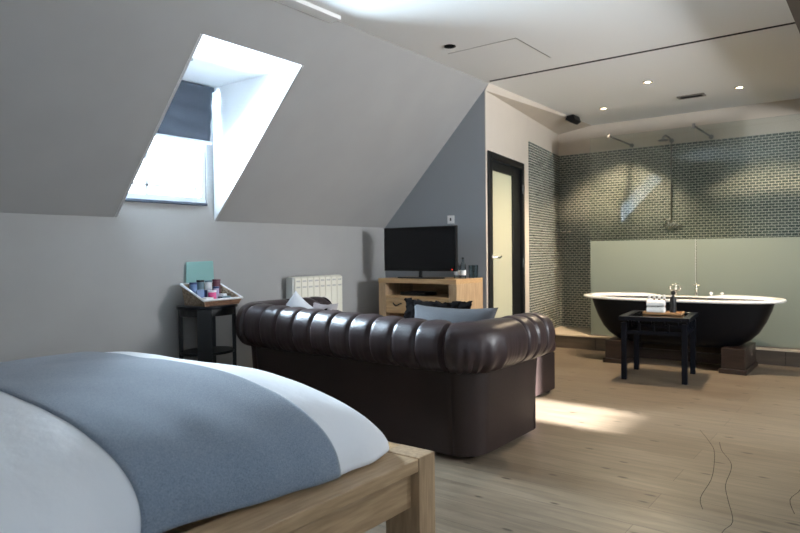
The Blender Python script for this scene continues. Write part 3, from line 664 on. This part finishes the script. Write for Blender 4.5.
for x0, x1 in ((-1.24, -1.04), (-2.33, -2.13)):
    p_ = bx(x0, x1, 6.58, 7.18, .045, .232).build('plinth', M['darkoak'], tub, bevel=.004); WORLD[p_.name] = WORLD[tub.name]
    bx(x0-.018, x1+.018, 6.56, 7.20, 0, .045).build('plinth_foot', M['darkoak'], p_, bevel=.004)
bx(-2.13, -1.24, 6.95, 7.0, .02, .12).build('cross_beam', M['darkoak'], tub)
for x in (-1.435, -1.335):
    MB().lathe((x, 7.135, .684), [(.012, 0), (.010, .012), (.018, .018), (.016, .032), (.0005, .036)], 14).build('grip_knob', M['enamel'], tub, smooth='auto')
MB().lathe((-1.72, 7.13, .665), [(.018, 0), (.018, .004)], 12).build('deck_plate', M['nickel'], tub)
def tap(x, label, wide):
    t = thing('bath_tap', label, 'tap', (x, 7.14, .672), 'bath taps')
    z = .672
    MB().lathe((x, 7.14, z), [(.026, 0), (.026, .006), (.015, .012), (.013, .05), (.019, .058), (.019, .075), (.011, .085), (.009, .108)], 18).build('pillar', M['nickel'], t, smooth='auto')
    MB().tube([(x, 7.14, z+.05), (x-.01*wide, 7.10, z+.062), (x-.02*wide, 7.06, z+.058), (x-.022*wide, 7.045, z+.030)], [.014, .012, .011, .012], 12).build('spout', M['nickel'], t, smooth=True)
    h = MB().tube([(x-.036, 7.14, z+.115), (x+.036, 7.14, z+.115)], [.008, .008], 10).tube([(x, 7.104, z+.115), (x, 7.176, z+.115)], .008, 10)
    h.lathe((x, 7.14, z+.106), [(.014, 0), (.015, .016), (.008, .024), (.0005, .026)], 14); h.build('cross_handle', M['nickel'], t, smooth='auto')
    if wide > 0:
        MB().tube([(x-.03, 7.13, z+.05), (x-.055, 7.12, z+.075), (x-.05, 7.12, z+.10)], [.009, .012, .010], 10).build('diverter', M['nickel'], t, smooth=True)
        MB().tube([(x+.02, 7.13, z+.05), (x+.045, 7.12, z+.075), (x+.05, 7.12, z+.10)], [.009, .012, .010], 10).build('diverter', M['nickel'], t, smooth=True)
tap(-1.775, 'ornate nickel mixer tap on the far rim, left of the other tap', 1)
tap(-1.575, 'slender nickel pillar tap on the far rim under the glass joint', -1)

# ---------------------------------------------------------------- glass screens
for (x0, x1, lb) in ((-2.77, -1.628, 'left glass shower screen, clear above and frosted below'), (-1.620, -.62, 'right glass shower screen behind the taps, clear above frosted')):
    g = thing('shower_screen', lb, 'glass screen', ((x0+x1)/2, 7.32, .165), 'shower screens')
    bx(x0, x1, 7.345, 7.353, 1.265, 2.455).build('clear_pane', M['glass'], g)
    bx(x0, x1, 7.345, 7.353, .178, 1.265).build('frosted_pane', M['frost'], g)
    bx(x0, x1, 7.340, 7.358, .165, .178).build('floor_channel', M['steel'], g)
    bx(x1-.003, x1, 7.344, 7.354, .178, 1.265).build('edge', M['label'], g)
for xa, xb, lb in ((-2.549, -2.508, 'left steel brace from the glass screen top to the wall'), (-1.646, -1.615, 'right steel brace from the glass screen top to the wall')):
    t = thing('support_bar', lb, 'support bar', (xa, 7.35, 2.455), 'screen support bars')
    MB().tube([(xa, 7.34, 2.462), (xb, YB-.012, 2.435)], .010, 10).build('bar', M['steel'], t, smooth=True)
    bx(xa-.014, xa+.014, 7.335, 7.363, 2.435, 2.485).build('glass_clamp', M['steel'], t, bevel=.003)
    MB().lathe((xb, YB-.001, 2.435), [(.026, 0), (.026, .014), (.014, .018)], 16, axis=(0, -1, 0)).build('wall_flange', M['steel'], t, smooth='auto')

# shower fittings
sh = thing('overhead_shower', 'steel overhead shower arm and bar for its shadow at the top of the tiles', 'shower', (-2.045, YB, 2.38))
MB().lathe((-2.045, YB-.001, 2.44), [(.028, 0), (.028, .01), (.014, .014)], 16, axis=(0, -1, 0)).build('wall_flange', M['steel'], sh, smooth='auto')
MB().tube([(-2.045, YB-.012, 2.44), (-2.05, YB-.10, 2.47), (-2.06, YB-.22, 2.475), (-2.065, YB-.28, 2.45)], .010, 10).build('arm', M['steel'], sh, smooth=True)
MB().lathe((-2.065, YB-.285, 2.405), [(.055, 0), (.058, .008), (.02, .025), (.010, .05)], 20).build('rose', M['steel'], sh, smooth='auto')
MB().tube([(-2.045, YB-.024, 1.50), (-2.045, YB-.024, 2.44)], .007, 8).build('shadow_bar', M['steel'], sh, smooth=True)  # thin bar added in place of the shower head's shadow on the tiles
sv = thing('shower_valve', 'polished shower valve with cross handles on the tiled wall', 'shower valve', (-2.06, YB-.012, 1.42))
MB().lathe((-2.06, YB-.012, 1.44), [(.060, 0), (.060, .008), (.035, .014), (.028, .05), (.022, .06)], 24, axis=(0, -1, 0)).build('body', M['nickel'], sv, smooth='auto')
MB().tube([(-2.12, YB-.06, 1.515), (-2.03, YB-.065, 1.50)], .014, 10).build('upper_handle', M['nickel'], sv, smooth=True)
MB().lathe((-2.07, YB-.012, 1.505), [(.03, 0), (.03, .008), (.014, .012), (.012, .055)], 18, axis=(0, -1, 0)).build('upper_stem', M['nickel'], sv, smooth='auto')
MB().tube([(-2.12, YB-.08, 1.44), (-2.0, YB-.08, 1.44)], .011, 10).tube([(-2.06, YB-.08, 1.40), (-2.06, YB-.08, 1.48)], .011, 10).build('cross_handle', M['nickel'], sv, smooth=True)
MB().tube([(-2.03, YB-.04, 1.435), (-1.93, YB-.045, 1.435)], [.010, .014], 10).build('side_lever', M['nickel'], sv, smooth=True)
th = thing('towel_rail', 'short chrome rail in the corner of the tiled shower walls', 'rail', (-3.38, YB-.06, 1.40))
MB().tube([(-3.45, YB-.10, 1.395), (-3.29, YB-.05, 1.405)], .008, 10).build('bar', M['chrome'], th, smooth=True)
MB().lathe((-3.44, YB-.10, 1.375), [(.014, 0), (.018, .02), (.012, .05), (.016, .06), (.0005, .068)], 14).build('end_knob', M['chrome'], th, smooth=True)
MB().tube([(-3.29, YB-.05, 1.405), (-3.29, YB-.014, 1.405)], .012, 10).build('wall_post', M['chrome'], th, smooth=True)
MB().tube([(-3.43, YB-.10, 1.40), (-3.43, YB-.014, 1.40)], .010, 10).build('wall_post', M['chrome'], th, smooth=True)

# ---------------------------------------------------------------- black table in front of the bath
TA = R(6); TH = .568
FL = Vector((-1.882, 5.80, 0)); e1 = Vector((math.cos(TA), math.sin(TA), 0)); e2 = Vector((-math.sin(TA), math.cos(TA), 0))
tw, td = .50, .545; tc_ = FL+e1*tw/2+e2*td/2
bt = thing('black_table', 'square black lacquered table standing in front of the bathtub', 'table', tc_)
def tb(u, v, z, su, sv, sz): c = tc_+e1*u+e2*v+Vector((0, 0, z)); return MB().obox(c, TA, (su, sv, sz))
for a, b in ((-1, -1), (1, -1), (-1, 1), (1, 1)):
    tb(a*(tw/2), b*(td/2), .255, .046, .046, .51).build('leg', M['blacklac'], bt, bevel=.004)
mb = MB()
for a in (-1, 1):
    c = tc_+e1*a*.26+Vector((0, 0, TH-.018)); mb.obox(c, TA, (.06, .645, .036))
    c = tc_+e2*a*.2925+Vector((0, 0, TH-.018)); mb.obox(c, TA, (.46, .06, .036))
mb.build('top_frame', M['blacklac'], bt, bevel=.003)
tb(0, 0, TH-.012, .462, .53, .016).build('glass_inset', mat('black_glass', (.006, .007, .009), .05, coat=.5), bt)
for a in (-1, 1):
    tb(0, a*td/2, .425, tw-.046, .026, .03).build('stretcher', M['blacklac'], bt, bevel=.002)
    tb(a*tw/2, 0, .425, .026, td-.046, .03).build('stretcher', M['blacklac'], bt, bevel=.002)
    for k in (-.12, 0, .12):
        tb(k, a*td/2, .475, .016, .016, .07).build('strut', M['blacklac'], bt); tb(a*tw/2, k, .475, .016, .016, .07).build('strut', M['blacklac'], bt)
def on(u, v, z=0): return tc_+e1*u+e2*v+Vector((0, 0, TH+z))
tr = thing('wooden_tray', 'thin wooden tray on the black table holding the toiletries', 'tray', on(.04, .02))
c = on(.035, .02, .006); MB().obox(c, TA, (.32, .19, .010)).build('base', M['traywood'], tr, bevel=.002)
for s_ in (-1, 1):
    MB().obox(on(.035+s_*.158, .02, .013), TA, (.012, .19, .022)).build('rim', M['traywood'], tr, bevel=.002)
    MB().obox(on(.035, .02+s_*.093, .013), TA, (.305, .010, .022)).build('rim', M['traywood'], tr, bevel=.002)
for k, lb in enumerate(('white folded towel at the bottom of the pair on the tray', 'white rolled towel on top of the other on the tray')):
    def tf(u, v, k=k):
        a = 2*math.pi*v; p = on(-.020, -.035, .0125+.030+k*.059)+e1*((u-.5)*.145)+e2*.050*math.copysign(abs(math.cos(a))**.7, math.cos(a))+Vector((0, 0, .0285*math.copysign(abs(math.sin(a))**.8, math.sin(a))))
        return p+Vector((0, 0, .003*noise.noise((u*9, v*9, k))))
    rr_ = [[Vector(tf(u/8, v/28)) for v in range(28)] for u in range(9)]
    c0 = sum(rr_[0], Vector())/28; c1 = sum(rr_[8], Vector())/28
    rr_ = [[c0+(p-c0)*.7-e1*.004 for p in rr_[0]]]+rr_+[[c1+(p-c1)*.7+e1*.004 for p in rr_[8]]]
    tag(MB().loft(rr_).build('folded_towel', M['towel'], smooth='auto'), lb, 'towel', 'towels on the tray')
for k, lb in enumerate(('leftmost', 'second from the left', 'third from the left', 'rightmost')):
    p = on(-.095+k*.043, .062, .012); t = thing('toiletry_bottle', lb+' of four tiny toiletry bottles behind the towels', 'toiletry bottle', p, 'toiletry bottles on the tray')
    MB().lathe(p, [(.013, 0), (.015, .004), (.015, .105), (.007, .120), (.007, .128)], 16).build('body', M['paper'] if k == 0 else M['amber'], t, smooth='auto')
    MB().lathe(p+Vector((0, 0, .128)), [(.011, 0), (.012, .014), (.010, .034), (.0005, .036)], 14).build('cap', M['plastic'], t, smooth='auto')
p = on(.115, .03, .012); t = thing('dark_bottle', 'tall black bottle with round stopper on the wooden tray', 'bottle', p)
MB().lathe(p, [(.026, 0), (.028, .004), (.028, .13), (.012, .15), (.009, .165)], 18).build('body', M['black'], t, smooth='auto')
MB().lathe(p+Vector((0, 0, .165)), [(.008, 0), (.018, .008), (.021, .02), (.016, .034), (.0005, .040)], 16).build('stopper', M['black'], t, smooth=True)
